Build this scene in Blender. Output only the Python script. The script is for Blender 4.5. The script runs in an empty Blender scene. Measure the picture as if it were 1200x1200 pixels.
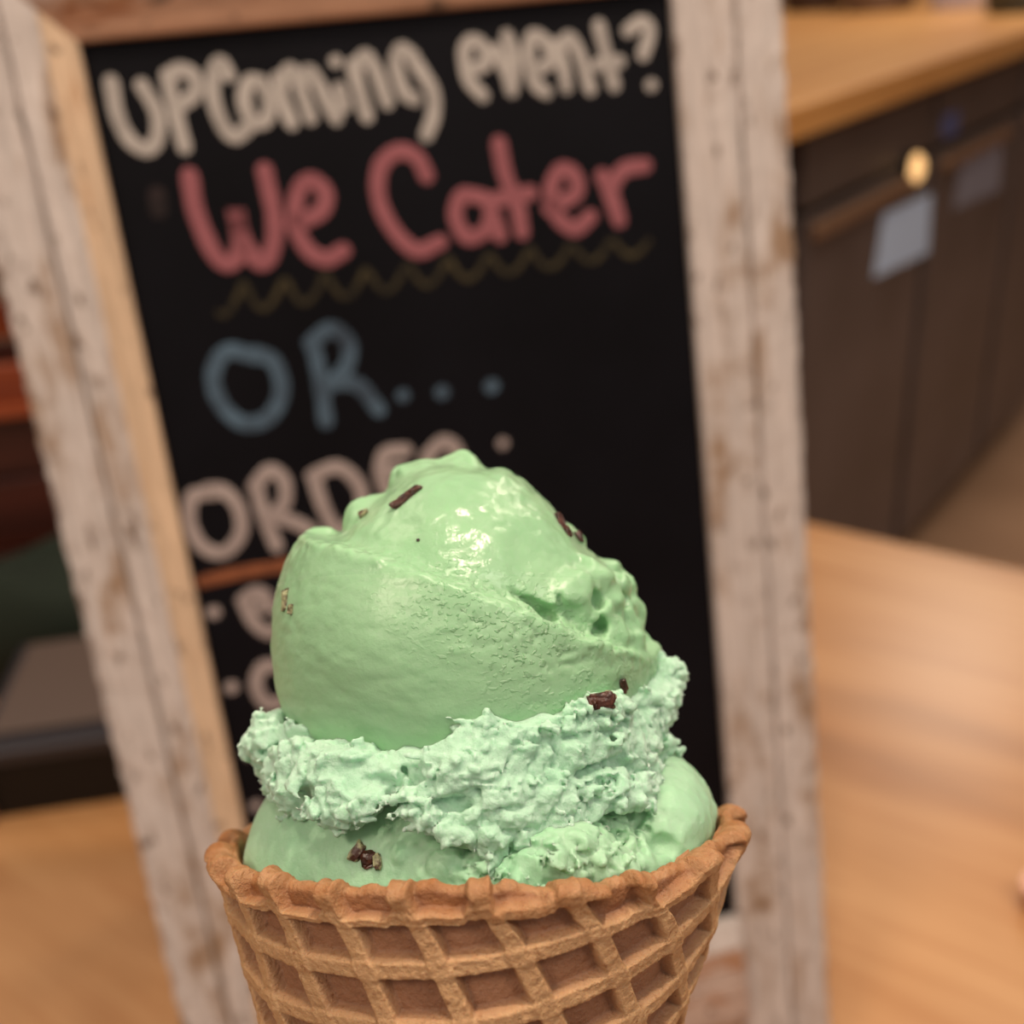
import bpy, bmesh, math, random
import numpy as np
from mathutils import Matrix, Vector, noise
from mathutils.bvhtree import BVHTree
random.seed(7); rng = np.random.default_rng(7)

# ------------------------------------------------------------------ camera
F = 1250.0                                    # focal length in pixels of a 1200 px frame
def unit(v):
    v = np.array(v, float); return v / np.linalg.norm(v)
down = unit((210, 2450, 1250)); UPc = -down   # gravity in camera axes (x right, y down, z forward)
fw = np.array([0, 0, 1.0]); Yc = unit(fw - (fw @ UPc) * UPc); Xc = np.cross(fw, UPc)
Xc = unit(Xc if Xc[0] > 0 else -Xc)
R = np.array([Xc, Yc, UPc])                   # world = R @ camera
TABLE_Z = 0.76; HC = 0.645; CAM = np.array([0, 0, TABLE_Z + HC])
cam_d = bpy.data.cameras.new('camera'); cam = bpy.data.objects.new('camera', cam_d)
bpy.context.collection.objects.link(cam); bpy.context.scene.camera = cam
cam_d.sensor_width = 36; cam_d.lens = 36 * F / 1200; cam_d.clip_start = 0.01
M = Matrix.Identity(4)
for i in range(3):
    M[i][0] = R[i, 0]; M[i][1] = -R[i, 1]; M[i][2] = -R[i, 2]; M[i][3] = CAM[i]
cam.matrix_world = M
cam_d.dof.use_dof = True; cam_d.dof.focus_distance = 0.126
cam_d.dof.aperture_fstop = cam_d.lens / 1000 / 0.0025; cam_d.dof.aperture_blades = 0
# ------------------------------------------------------------------ world, lights, exposure
sc = bpy.context.scene
sc.view_settings.view_transform = 'Standard'; sc.view_settings.look = 'None'
sc.view_settings.exposure = 0.0; sc.view_settings.gamma = 1.0; sc.view_settings.use_curve_mapping = False
w = bpy.data.worlds.new('room_light'); sc.world = w; w.use_nodes = True
bg = w.node_tree.nodes['Background']; bg.inputs[0].default_value = (1.0, 0.90, 0.84, 1); bg.inputs[1].default_value = 0.315
def lamp(name, loc, size, watts, col=(1, 0.83, 0.65), look=None, spread=math.pi):
    l = bpy.data.lights.new(name, 'AREA'); l.shape = 'DISK'; l.size = size; l.energy = watts; l.color = col; l.spread = spread
    o = bpy.data.objects.new(name, l); bpy.context.collection.objects.link(o); o.location = loc
    d = Vector(look) - Vector(loc) if look else Vector((0, 0, -1))
    o.rotation_euler = d.to_track_quat('-Z', 'Y').to_euler(); return o
lamp('ceiling_lamp', (0.40, 0.24, 2.66), 0.09, 11.5)
lamp('ceiling_lamp', (-0.10, 0.22, 2.66), 0.06, 5.0)
lamp('ceiling_lamp', (-0.9, -0.6, 2.66), 0.5, 16)
lamp('ceiling_lamp', (1.0, -0.5, 2.66), 0.5, 12, (1, 0.88, 0.76))
lamp('ceiling_lamp', (0.9, 1.2, 2.66), 0.4, 7)
lamp('ceiling_lamp', (1.6, 3.2, 2.66), 0.5, 22)
lamp('ceiling_lamp', (-1.2, 1.3, 2.66), 0.4, 3)

# ------------------------------------------------------------------ helpers
C = bpy.context.collection
def link(name, mesh, mat=None, parent=None, smooth=False):
    o = bpy.data.objects.new(name, mesh); C.objects.link(o)
    if mat: mesh.materials.append(mat)
    if parent: o.parent = parent
    if smooth: mesh.polygons.foreach_set('use_smooth', np.ones(len(mesh.polygons), bool))
    return o
def bm_obj(name, bm, mat=None, parent=None, smooth=False):
    me = bpy.data.meshes.new(name); bm.normal_update(); bm.to_mesh(me); bm.free()
    return link(name, me, mat, parent, smooth)
def py_obj(name, v, f, mat=None, parent=None, smooth=False):
    me = bpy.data.meshes.new(name); me.from_pydata([tuple(map(float, p)) for p in v], [], f); me.update()
    return link(name, me, mat, parent, smooth)
def tag(o, label=None, cat=None, group=None, kind=None):
    for k, v in (('label', label), ('category', cat), ('group', group), ('kind', kind)):
        if v: o[k] = v
    return o
def empty(name, loc, rot=(0, 0, 0)):
    o = bpy.data.objects.new(name, None); C.objects.link(o); o.location = loc; o.rotation_euler = rot
    o.empty_display_size = 0.02; return o
def box(name, lo, hi, mat, parent=None, bev=0.0, seg=2):
    bm = bmesh.new(); bmesh.ops.create_cube(bm, size=1)
    for v in bm.verts:
        v.co = Vector([lo[i] + (v.co[i] + 0.5) * (hi[i] - lo[i]) for i in range(3)])
    if bev: bmesh.ops.bevel(bm, geom=bm.edges[:], offset=bev, segments=seg, affect='EDGES', profile=0.6)
    return bm_obj(name, bm, mat, parent)
def ray(u, v): return np.array([(u - 600) / F, (v - 600) / F, 1.0])
def on_z(u, v, z):                             # where the ray of a pixel meets a horizontal plane
    k = R @ ray(u, v); return CAM + k * ((z - CAM[2]) / k[2])
def s2l(c):
    return tuple((x / 12.92 if x <= 0.04045 else ((x + 0.055) / 1.055) ** 2.4) for x in [y / 255 for y in c]) + (1,)

class Mat:
    def __init__(s, name, col, rough=0.6, spec=0.5, metal=0.0):
        s.m = bpy.data.materials.new(name); s.m.use_nodes = True; s.t = s.m.node_tree
        s.b = s.t.nodes['Principled BSDF']; s.b.inputs['Base Color'].default_value = s2l(col)
        s.b.inputs['Roughness'].default_value = rough; s.b.inputs['Specular IOR Level'].default_value = spec
        s.b.inputs['Metallic'].default_value = metal
        s.tc = s.t.nodes.new('ShaderNodeTexCoord').outputs['Object']; s.bump_in = None
    def map(s, scale=(1, 1, 1), rot=(0, 0, 0)):
        n = s.t.nodes.new('ShaderNodeMapping'); n.inputs['Scale'].default_value = scale; n.inputs['Rotation'].default_value = rot
        s.t.links.new(s.tc, n.inputs[0]); return n.outputs[0]
    def noise(s, scale, detail=4, rough=0.5, vec=None, dist=0.0):
        n = s.t.nodes.new('ShaderNodeTexNoise'); n.inputs['Scale'].default_value = scale
        n.inputs['Detail'].default_value = detail; n.inputs['Roughness'].default_value = rough; n.inputs['Distortion'].default_value = dist
        s.t.links.new(vec or s.tc, n.inputs['Vector']); return n.outputs['Fac']
    def ramp(s, fac, stops):
        n = s.t.nodes.new('ShaderNodeValToRGB'); e = n.color_ramp.elements
        while len(e) < len(stops): e.new(0.5)
        for k, (p, c) in zip(e, stops):
            k.position = p; k.color = c if len(c) == 4 else s2l(c)
        s.t.links.new(fac, n.inputs[0]); return n.outputs[0]
    def g(s, fac, a, b): return s.ramp(fac, [(a, (0, 0, 0, 1)), (b, (1, 1, 1, 1))]) if a < b else s.ramp(fac, [(b, (1, 1, 1, 1)), (a, (0, 0, 0, 1))])
    def mix(s, fac, a, b, mode='MIX'):
        n = s.t.nodes.new('ShaderNodeMix'); n.data_type = 'RGBA'; n.blend_type = mode
        for i, x in ((0, fac), (6, a), (7, b)):
            if isinstance(x, (int, float)): n.inputs[i].default_value = x
            elif isinstance(x, tuple): n.inputs[i].default_value = s2l(x) if len(x) == 3 else x
            else: s.t.links.new(x, n.inputs[i])
        return n.outputs[2]
    def math(s, op, a, b):
        n = s.t.nodes.new('ShaderNodeMath'); n.operation = op
        for i, x in ((0, a), (1, b)):
            if isinstance(x, (int, float)): n.inputs[i].default_value = x
            else: s.t.links.new(x, n.inputs[i])
        return n.outputs[0]
    def set(s, key, x): s.t.links.new(x, s.b.inputs[key]); return s
    def bump(s, h, strength, dist):
        n = s.t.nodes.new('ShaderNodeBump'); n.inputs['Strength'].default_value = strength; n.inputs['Distance'].default_value = dist
        s.t.links.new(h, n.inputs['Height'])
        if s.bump_in: s.t.links.new(s.bump_in, n.inputs['Normal'])
        s.bump_in = n.outputs[0]; s.t.links.new(s.bump_in, s.b.inputs['Normal']); return s

def wood(name, a, b, c, scale=1.0, rough=0.4, rot=0.0, axis=0, spec=0.5):
    m = Mat(name, a, rough, spec); st = [14, 14, 14]; st[axis] = 1.2
    v = m.map([x * scale for x in st], (0, 0, rot))
    n1 = m.noise(1.0, 5, 0.55, v, 0.6); v2 = m.map([x * scale * 5 for x in st], (0, 0, rot)); n2 = m.noise(1.0, 3, 0.6, v2)
    col = m.ramp(n1, [(0.25, a), (0.5, b), (0.75, c)]); col = m.mix(m.g(n2, 0.4, 0.75), col, m.mix(0.75, a, col))
    m.set('Base Color', col).bump(n2, 0.15, 0.0005); return m

# ------------------------------------------------------------------ the setting
m_floor = Mat('floor_brown', (160, 122, 92), 0.5)
m_floor.set('Base Color', m_floor.ramp(m_floor.noise(2.5, 5), [(0.3, (152, 116, 88)), (0.7, (176, 138, 108))]))
tag(box('floor', (-4, -3, -0.1), (6, 7, 0), m_floor.m), kind='structure')
m_wall = Mat('wall_tan', (176, 140, 108), 0.8); m_wall.bump(m_wall.noise(60, 3), 0.2, 0.002)
tag(box('wall_back', (-4, 6.9, 0), (6, 7.0, 2.8), m_wall.m), kind='structure')
tag(box('wall_left', (-4, -3, 0), (-3.9, 6.9, 2.8), m_wall.m), kind='structure')
tag(box('wall_right', (5.9, -3, 0), (6, 6.9, 2.8), m_wall.m), kind='structure')

# ------------------------------------------------------------------ table the sign stands on
e1, e2 = on_z(950, 612, TABLE_Z), on_z(1200, 667, TABLE_Z)
td = unit(e2 - e1); ang = math.atan2(td[1], td[0])
m_table = Mat('table_wood', (200, 146, 92), 0.32)
v1 = m_table.map((1.3, 7.0, 7.0)); n1 = m_table.noise(1.0, 4, 0.55, v1, 0.5)
n2 = m_table.noise(1.0, 4, 0.6, m_table.map((5, 90, 90)))
col = m_table.ramp(n1, [(0.28, (152, 100, 58)), (0.46, (190, 138, 90)), (0.75, (208, 158, 110))])
m_table.set('Base Color', m_table.mix(m_table.g(n2, 0.45, 0.8), col, (178, 122, 74))).bump(n2, 0.08, 0.0003)
table = empty('wooden_table', (e1[0], e1[1], 0), (0, 0, ang))
tag(table, 'light honey-coloured wooden table carrying the chalkboard sign and the black box', 'table')
box('tabletop', (-1.9, -1.75, 0.715), (1.1, 0, 0.76), m_table.m, table, 0.006, 3)
m_leg = wood('table_leg_wood', (120, 78, 42), (160, 108, 62), (178, 126, 76), 1, 0.5, axis=2)
box('apron', (-1.82, -1.68, 0.62), (1.02, -0.07, 0.7148), m_leg.m, table, 0.004)
for x in (-1.80, 0.93):
    for y in (-1.66, -0.16):
        box('leg', (x, y, 0), (x + 0.07, y + 0.07, 0.619), m_leg.m, table, 0.004)

# ------------------------------------------------------------------ back counter with two refrigerators under it
pA, pB = on_z(935, 165, CAM[2] - 0.26), on_z(1200, 65, CAM[2] - 0.26)
cd = unit(pB - pA); cang = math.atan2(cd[1], cd[0])
counter = empty('back_counter', (pA[0], pA[1], 0), (0, 0, cang))
tag(counter, 'honey wood back counter top on a dark base beyond the table at upper right', 'counter')
m_ct = wood('counter_wood', (176, 116, 58), (214, 156, 92), (228, 176, 112), 0.8, 0.35)
zt = CAM[2] - 0.21
box('countertop', (-0.25, 0, zt - 0.05), (3.2, 1.25, zt), m_ct.m, counter, 0.006)
m_dark = Mat('dark_panel', (76, 64, 60), 0.45); m_dark.set('Base Color', m_dark.ramp(m_dark.noise(3, 4), [(0.3, (70, 58, 54)), (0.7, (84, 71, 66))]))
m_black = Mat('black_plastic', (12, 10, 10), 0.5, 0.3)
m_door = Mat('fridge_door_grey', (98, 86, 83), 0.38, 0.5, 0.3); m_door.set('Base Color', m_door.ramp(m_door.noise(4, 3), [(0.3, (88, 76, 72)), (0.7, (106, 93, 90))]))
box('carcass', (-0.2, 0.70, 0), (3.15, 1.2, zt - 0.0505), m_dark.m, counter)
box('end_panel', (-0.2, 0.04, 0), (-0.17, 0.699, zt - 0.0505), m_dark.m, counter)
def cp(u, v, yl):      # local (x, z) in the counter frame of a pixel on the plane y = yl
    n = np.array([-math.sin(cang), math.cos(cang), 0]); k = R @ ray(u, v); t = ((pA - CAM) * [1, 1, 0] @ n + yl) / (k @ n)
    q = CAM + k * t - pA * [1, 1, 0]; return q @ cd, q[2]
xs = cp(1078, 350, 0.03)[0]
W_ = 0.62
def fridge(x0, label):
    r = empty('under_counter_refrigerator', Vector((pA[0], pA[1], 0)) + Matrix.Rotation(cang, 3, 'Z') @ Vector((x0, 0.03, 0)), (0, 0, cang))
    tag(r, label, 'refrigerator', 'refrigerators under the back counter')
    top = zt - 0.06
    box('cabinet_body', (0.012, 0.045, 0.07), (W_ - 0.012, 0.575, top), m_dark.m, r, 0.006)
    box('control_panel', (0.012, 0.004, top - 0.115), (W_ - 0.012, 0.044, top - 0.004), m_dark.m, r, 0.004)
    dr = box('door', (0.02, 0, 0.1), (W_ - 0.02, 0.044, top - 0.13), m_door.m, r, 0.006)
    m_h = Mat('handle_strip', (150, 118, 94), 0.35, 0.5, 0.5)
    box('door_handle', (0.03, -0.018, top - 0.168), (W_ - 0.14, -0.0005, top - 0.14), m_h.m, dr, 0.006)
    box('gasket', (0.02, 0.01, top - 0.129), (W_ - 0.02, 0.043, top - 0.116), m_black.m, r)
    for x in (0.07, W_ - 0.07):
        for y in (0.09, 0.53):
            bm = bmesh.new(); bmesh.ops.create_cone(bm, cap_ends=True, segments=24, radius1=0.034, radius2=0.034, depth=0.025,
                matrix=Matrix.Translation((x, y, 0.034)) @ Matrix.Rotation(math.pi / 2, 4, 'Y'))
            bmesh.ops.bevel(bm, geom=[e for e in bm.edges if e.calc_face_angle(0) > 1], offset=0.004, segments=2, affect='EDGES')
            bm_obj('caster_wheel', bm, m_black.m, r)
    return r
fr = [fridge(xs - W_, 'dark grey under-counter refrigerator with a pale blue note and an amber knob highlight, beside the sign'),
      fridge(xs, 'dark grey under-counter refrigerator with a dull grey note and small blue sticker'),
      fridge(xs + W_, 'dark grey under-counter refrigerator without a note, cut by the right edge of the photo')]
def quad_on(name, pts, yl, mat, root, x0, th=0.0015):
    P = [cp(u, v, yl) for u, v in pts]; bm = bmesh.new()
    f = bm.faces.new([bm.verts.new((x - x0, yl - 0.03, z)) for x, z in P])
    g = bmesh.ops.extrude_face_region(bm, geom=[f])
    for v in g['geom']:
        if isinstance(v, bmesh.types.BMVert): v.co.y += th
    bmesh.ops.recalc_face_normals(bm, faces=bm.faces[:])
    return bm_obj(name, bm, mat, root)
m_note = Mat('note_paper_blue', (196, 216, 244), 0.6); m_note2 = Mat('note_paper_grey', (132, 130, 142), 0.6)
quad_on('taped_note', [(1036, 250), (1092, 226), (1088, 296), (1024, 326)], 0.0285, m_note.m, fr[0], xs - W_, 0.0012)['label'] = 'pale blue-white note'
quad_on('taped_note', [(1128, 180), (1176, 158), (1172, 222), (1118, 246)], 0.0285, m_note2.m, fr[1], xs, 0.0012)['label'] = 'dull grey note'
m_blue = Mat('blue_sticker', (76, 84, 130), 0.6)
quad_on('small_sticker', [(1106, 136), (1124, 128), (1122, 156), (1104, 162)], 0.0325, m_blue.m, fr[1], xs, 0.0012)['label'] = 'small blue sticker'
# glowing amber disc and ring, put in for a lamp reflection on a knob
m_amb = Mat('amber_glint', (250, 190, 120), 0.3)
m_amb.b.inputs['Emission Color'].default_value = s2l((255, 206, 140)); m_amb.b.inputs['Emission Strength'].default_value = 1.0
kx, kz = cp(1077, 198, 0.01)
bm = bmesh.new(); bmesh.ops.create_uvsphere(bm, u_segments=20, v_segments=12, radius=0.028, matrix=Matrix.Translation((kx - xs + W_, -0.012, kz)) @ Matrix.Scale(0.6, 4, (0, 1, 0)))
o = bm_obj('knob_glint', bm, m_amb.m, fr[0], True); o['label'] = 'round amber knob highlight, drawn as a glow'
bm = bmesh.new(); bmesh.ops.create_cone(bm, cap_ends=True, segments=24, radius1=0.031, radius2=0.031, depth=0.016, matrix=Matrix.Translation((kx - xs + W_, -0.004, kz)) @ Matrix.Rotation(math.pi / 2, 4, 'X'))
bm_obj('glint_ring', bm, m_black.m, fr[0])
# things at the far side of the counter top (only their feet are in the photo)
def tub(name, u, half, h, mat, label, cat, v=12, taper=0.85):
    p = on_z(u, v, zt); bm = bmesh.new(); hf = half
    bmesh.ops.create_cone(bm, cap_ends=True, segments=32, radius1=hf * taper, radius2=hf, depth=h, matrix=Matrix.Translation((0, 0, h / 2)))
    top = [f for f in bm.faces if f.normal.z > 0.9]
    r = bmesh.ops.inset_region(bm, faces=top, thickness=hf * 0.08)
    for vv in top[0].verts: vv.co.z -= h * 0.85
    o = bm_obj(name, bm, mat); o.location = p; return tag(o, label, cat)
tub('bowl', 955, 0.11, 0.10, Mat('dark_brown_clay', (62, 40, 30), 0.5).m, 'dark brown bowl on the far side of the back counter beside the sign', 'bowl')
tub('metal_bin', 1030, 0.12, 0.13, Mat('dull_metal', (120, 100, 86), 0.4, 0.5, 0.4).m, 'grey-brown bin on the back counter between the brown bowl and the white tub', 'bin')
tub('white_tub', 1130, 0.11, 0.14, Mat('white_plastic', (206, 200, 216), 0.4).m, 'pale lavender-white tub on the back counter', 'tub', 8)
tub('dark_tub', 1192, 0.09, 0.12, Mat('olive_plastic', (66, 62, 48), 0.4).m, 'dark olive tub at the right end of the back counter', 'tub', 14)

# ------------------------------------------------------------------ left side: black box, green cloth, wooden crate
def frame_at(name, u0, v0, u1, v1, z, label, cat):
    a, b = on_z(u0, v0, z), on_z(u1, v1, z); d = unit(b - a)
    r = empty(name, b, (0, 0, math.atan2(d[1], d[0]))); return tag(r, label, cat)
bx = frame_at('display_box', 8, 958, 140, 938, TABLE_Z, 'low black box with a grey lid on the table left of the sign', 'box')
box('body', (-0.108, 0, 0), (0.12, 0.17, 0.060), m_black.m, bx, 0.004)
m_grey = Mat('grey_lid', (84, 72, 68), 0.35); m_grey2 = Mat('grey_tray', (94, 78, 70), 0.5)
box('lid', (-0.112, -0.004, 0.0602), (0.124, 0.174, 0.074), Mat('charcoal', (48, 44, 48), 0.4).m, bx, 0.003)
box('lid_panel', (-0.1, 0.02, 0.0742), (0.11, 0.165, 0.079), m_grey2.m, bx, 0.002)['label'] = 'warm grey top panel'
# pinkish carton at the very edge
ct = frame_at('carton', -90, 985, -6, 968, TABLE_Z, 'small dull pink carton at the left edge beside the black box', 'carton')
m_pink = Mat('dull_pink_card', (140, 96, 84), 0.7)
box('body', (-0.06, 0, 0), (0.0, 0.06, 0.045), m_pink.m, ct, 0.002); box('lid', (-0.062, -0.002, 0.0452), (0.002, 0.062, 0.055), m_pink.m, ct, 0.002)
# cloth
cl_c = bx.matrix_world
bpy.context.view_layer.update()
cc = bx.matrix_world @ Vector((-0.06, 0.265, 0)); bm = bmesh.new()
nx, ny = 40, 30
def cz(a, b):
    e = max(0, 1 - abs(a) ** 4) * max(0, 1 - abs(b) ** 4)
    return 0.125 * e ** 0.35 + 0.014 * math.sin(a * 7 + b * 3) * e + 0.008 * noise.noise(Vector((a * 3, b * 3, 2))) * e
g = [[bm.verts.new((0.22 * (i / nx * 2 - 1), 0.07 * (j / ny * 2 - 1), max(0.0, cz(i / nx * 2 - 1, j / ny * 2 - 1)))) for j in range(ny + 1)] for i in range(nx + 1)]
for i in range(nx):
    for j in range(ny): bm.faces.new((g[i][j], g[i + 1][j], g[i + 1][j + 1], g[i][j + 1]))
bm.faces.new([g[i][0] for i in range(nx, -1, -1)] + [g[0][j] for j in range(1, ny + 1)] + [g[i][ny] for i in range(1, nx + 1)] + [g[nx][j] for j in range(ny - 1, 0, -1)])
m_green = Mat('dark_green_cloth', (26, 36, 24), 0.9); m_green.bump(m_green.noise(900, 2), 0.4, 0.0005)
o = bm_obj('folded_cloth', bm, m_green.m, None, True); o.location = (cc.x, cc.y, TABLE_Z + 0.0005); o.rotation_euler = bx.rotation_euler
tag(o, 'dark green folded cloth heaped on the table behind the black box', 'cloth')
# crate
m_cr = wood('red_stained_wood', (88, 34, 14), (128, 54, 22), (160, 76, 34), 1.6, 0.45)
m_cr2 = wood('red_brown_wood', (44, 16, 9), (66, 25, 13), (88, 36, 20), 1.6, 0.5)
cr = empty('wooden_crate', bx.matrix_world @ Vector((-0.05, 0.36, 0)), bx.rotation_euler)
tag(cr, 'reddish-brown stained slatted wooden crate behind the green cloth, left of the sign', 'crate')
hh = [0.004, 0.094, 0.184, 0.262, 0.315]
for k in range(4):
    z0, z1 = hh[k], hh[k + 1] - 0.006; m_ = (m_cr2, m_cr2, m_cr2, m_cr)[k].m
    box('slat', (-0.22, 0, z0), (0.16, 0.012, z1), m_, cr, 0.003)
    box('slat', (-0.22, 0.288, z0), (0.16, 0.3, z1), m_, cr, 0.003)
    box('slat', (-0.22, 0.0122, z0), (-0.208, 0.2878, z1), m_, cr, 0.003)
    box('slat', (0.148, 0.0122, z0), (0.16, 0.2878, z1), m_, cr, 0.003)
    if k == 2: box('ledge', (-0.23, -0.022, z1 + 0.0005), (0.17, -0.0003, z1 + 0.012), m_cr.m, cr, 0.002)
box('bottom_board', (-0.207, 0.013, 0.004), (0.147, 0.287, 0.014), m_cr2.m, cr)
for x in (-0.206, 0.128):
    for y in (0.0125, 0.2675): box('corner_post', (x, y, 0.0145), (x + 0.019, y + 0.019, 0.309), m_cr2.m, cr)

pcup = on_z(1219, 1062, TABLE_Z); bm = bmesh.new(); NS_ = 40
prof = [(0.0105, 0), (0.0145, 0.020), (0.0152, 0.0206), (0.0150, 0.0214), (0.0140, 0.0208), (0.0102, 0.0016)]
rows_ = [[bm.verts.new((r_ * math.cos(2 * math.pi * k / NS_), r_ * math.sin(2 * math.pi * k / NS_), z_)) for k in range(NS_)] for r_, z_ in prof]
for a_, b_ in zip(rows_, rows_[1:]):
    for k in range(NS_): bm.faces.new((a_[k], a_[(k + 1) % NS_], b_[(k + 1) % NS_], b_[k]))
bm.faces.new(rows_[0][::-1]); bm.faces.new(rows_[-1])
pc = bm_obj('glint_cup', bm, Mat('pale_pink_highlight', (240, 196, 176), 0.3).m, None, True); pc.location = (pcup[0], pcup[1], TABLE_Z + 0.0003)  # guessed cup shape; its pale pink stands in for highlights on something glossy
tag(pc, 'tiny cup coloured as pale pink highlights on the table, cut by the right edge of the photo', 'cup')

# ------------------------------------------------------------------ the chalkboard sign
rc = unit((7500, -1280, 1250)); rc = unit(rc - (rc @ UPc) * UPc); dc = unit((547, 4433, 1250)); dc = unit(dc - (dc @ rc) * rc)
nc = np.cross(rc, dc)                                       # points away from the camera
def on_sign_raw(u, v, P0): k = ray(u, v); return k * ((P0 @ nc) / (k @ nc))
P0 = ray(92, 50); P0 = P0 * (0.266 / ((on_sign_raw(785, -5, P0) - P0) @ rc))
def sg(u, v): q = on_sign_raw(u, v, P0) - P0; return (q @ rc) * 1000, -(q @ dc) * 1000       # mm, x right and z up from the top left inner corner
Wd, FOOT = 266.0, -643.5
# sign frame: origin on the table under the left foot
og = P0 + dc * 0.6435
S = Matrix.Identity(4); ax_ = [R @ rc, R @ nc, R @ (-dc)]; ow = CAM + R @ og
for i in range(3):
    for j in range(3): S[i][j] = ax_[j][i]
    S[i][3] = ow[i]
sign = empty('chalkboard_sign', (0, 0, 0)); sign.matrix_world = S
tag(sign, 'black chalkboard easel sign in a distressed whitewashed frame, standing behind the ice cream', 'sign')
m_board = Mat('chalkboard_black', (10, 9, 13), 0.6, 0.12)
m_board.set('Base Color', m_board.ramp(m_board.noise(9, 5, 0.6), [(0.35, (5, 4, 8)), (0.75, (13, 12, 18))]))
def white_wood(name, base, under, wear=0.5, axis=2):
    m = Mat(name, base, 0.75, 0.3); st = [60, 60, 60]; st[axis] = 13
    n1 = m.noise(1, 6, 0.62, m.map(st), 0.4); n2 = m.noise(38, 5, 0.7); st2 = [260, 260, 260]; st2[axis] = 22
    n3 = m.noise(1, 3, 0.6, m.map(st2))
    col = m.ramp(n3, [(0.3, tuple(int(x * 0.86) for x in base)), (0.7, base)])
    wearf = m.math('MULTIPLY', m.g(n1, wear, wear + 0.12), m.g(n2, 0.38, 0.56))
    col = m.mix(wearf, col, under); col = m.mix(m.math('MULTIPLY', m.g(m.noise(1, 3, 0.5, m.map([170 if k != axis else 80 for k in range(3)])), 0.615, 0.68), m.g(m.noise(14, 2), 0.36, 0.52)), col, (104, 84, 70))
    m.set('Base Color', col).bump(n1, 0.5, 0.001).bump(n3, 0.3, 0.0006); return m
m_white = white_wood('whitewashed_wood', (208, 196, 190), (150, 124, 102), 0.515)
m_whiteh = white_wood('whitewashed_wood_rail', (196, 170, 156), (150, 104, 72), 0.47, 0)
m_tan = white_wood('bare_tan_wood', (218, 188, 158), (168, 122, 84), 0.58)
m_pinkt = white_wood('rubbed_pink_wood', (190, 146, 118), (140, 88, 56), 0.56, 0)
m_side = wood('raw_frame_side', (130, 86, 50), (168, 118, 74), (190, 140, 96), 2, 0.7, axis=2)
prof_out = [(13, 7.8), (20, 10.4), (24, 10.8), (26.2, 11), (27.2, 7.2), (28.6, 11), (40, 11.6), (48, 11.3), (51.5, 9.2), (52, 6), (52, -9), (13, -9)]
prof_in = [(0, -2), (0, 3.4), (1.2, 4.2), (7, 5.8), (12.9, 7.7), (12.9, -9), (0, -9)]
def dense(pr, step=2.5):
    o_ = []
    for a, b in zip(pr, pr[1:] + pr[:1]):
        n = max(1, int(math.hypot(b[0] - a[0], b[1] - a[1]) / step)) if max(a[1], b[1]) > -5 else 1
        o_ += [(a[0] + (b[0] - a[0]) * k / n, a[1] + (b[1] - a[1]) * k / n) for k in range(n)]
    return o_
def rail(name, prof, place, lo, hi, mat, amp=0.5, seg=3.0, seed=0, label=None):
    """place(t, s, h) -> board mm (x, z, h); lo(t), hi(t) give the two ends for offset t"""
    pr = dense(prof); n = int(abs(hi(0) - lo(0)) / seg) + 2; V = []; Fc = []
    for k in range(n + 1):
        for t, h in pr:
            s = lo(t) + (hi(t) - lo(t)) * k / n
            a = amp if h > 3 and 0.6 < t < 51.9 else amp * 0.35
            q = Vector((t * 0.09, s * 0.03, h * 0.1 + seed)); q2 = Vector((t * 0.35, s * 0.16, h * 0.3 + seed))
            dh = noise.noise(q) * a * 0.8 + noise.noise(q2) * a; dt = noise.noise(q2 + Vector((9, 3, 1))) * a * (1.6 if t > 48 else 0.3)
            if t > 46 and h > 6: dh -= max(0, noise.noise(q2 * 0.7 + Vector((4, 4, 4)))) * 3.2 * a
            x, z, hh_ = place(t + (dt if t > 13.5 and h > -8 and 0 < k < n else 0), s, h + (dh if h > -8 else 0))
            V.append((x / 1000, -hh_ / 1000, (z - FOOT) / 1000))
    m = len(pr)
    for k in range(n):
        for i in range(m): Fc.append((k * m + i, k * m + (i + 1) % m, (k + 1) * m + (i + 1) % m, (k + 1) * m + i))
    Fc.append(tuple(range(m - 1, -1, -1))); Fc.append(tuple(n * m + i for i in range(m)))
    o = py_obj(name, V, Fc, mat, sign, True)
    bm = bmesh.new(); bm.from_mesh(o.data); bmesh.ops.recalc_face_normals(bm, faces=bm.faces[:]); bm.to_mesh(o.data); bm.free()
    for p in o.data.polygons: p.use_smooth = True
    o.data.set_sharp_from_angle(angle=math.radians(50))
    if label: o['label'] = label
    return o
BH = -507.0
L_ = lambda t, s, h: (-t, s, h); R_ = lambda t, s, h: (Wd + t, s, h); T_ = lambda t, s, h: (s, t, h)
G = 0.15
rail('left_stile', prof_out, L_, lambda t: FOOT + 3.2, lambda t: t - G, m_white.m, 0.8, seed=1)
rail('right_stile', prof_out, R_, lambda t: FOOT + 3.2, lambda t: t - G, m_white.m, 0.8, seed=2)
rail('top_rail', prof_out, T_, lambda t: -t + G, lambda t: Wd + t - G, m_whiteh.m, 0.8, seed=3)
rail('inner_moulding', prof_in, L_, lambda t: FOOT + 3.2, lambda t: t - G, m_tan.m, 0.35, seed=4, label='bare tan inner moulding')
rail('inner_moulding', prof_in, R_, lambda t: FOOT + 3.2, lambda t: t - G, m_white.m, 0.35, seed=5, label='whitewashed inner moulding')
rail('inner_moulding', prof_in, T_, lambda t: -t + G, lambda t: Wd + t - G, m_pinkt.m, 0.35, seed=6, label='rubbed pinkish-brown inner moulding')
B_ = lambda t, s, h: (s, BH - t * 1.33, h)
rail('bottom_rail', prof_out, B_, lambda t: 0.3, lambda t: Wd - 0.3, m_whiteh.m, 0.8, seed=7)
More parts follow.
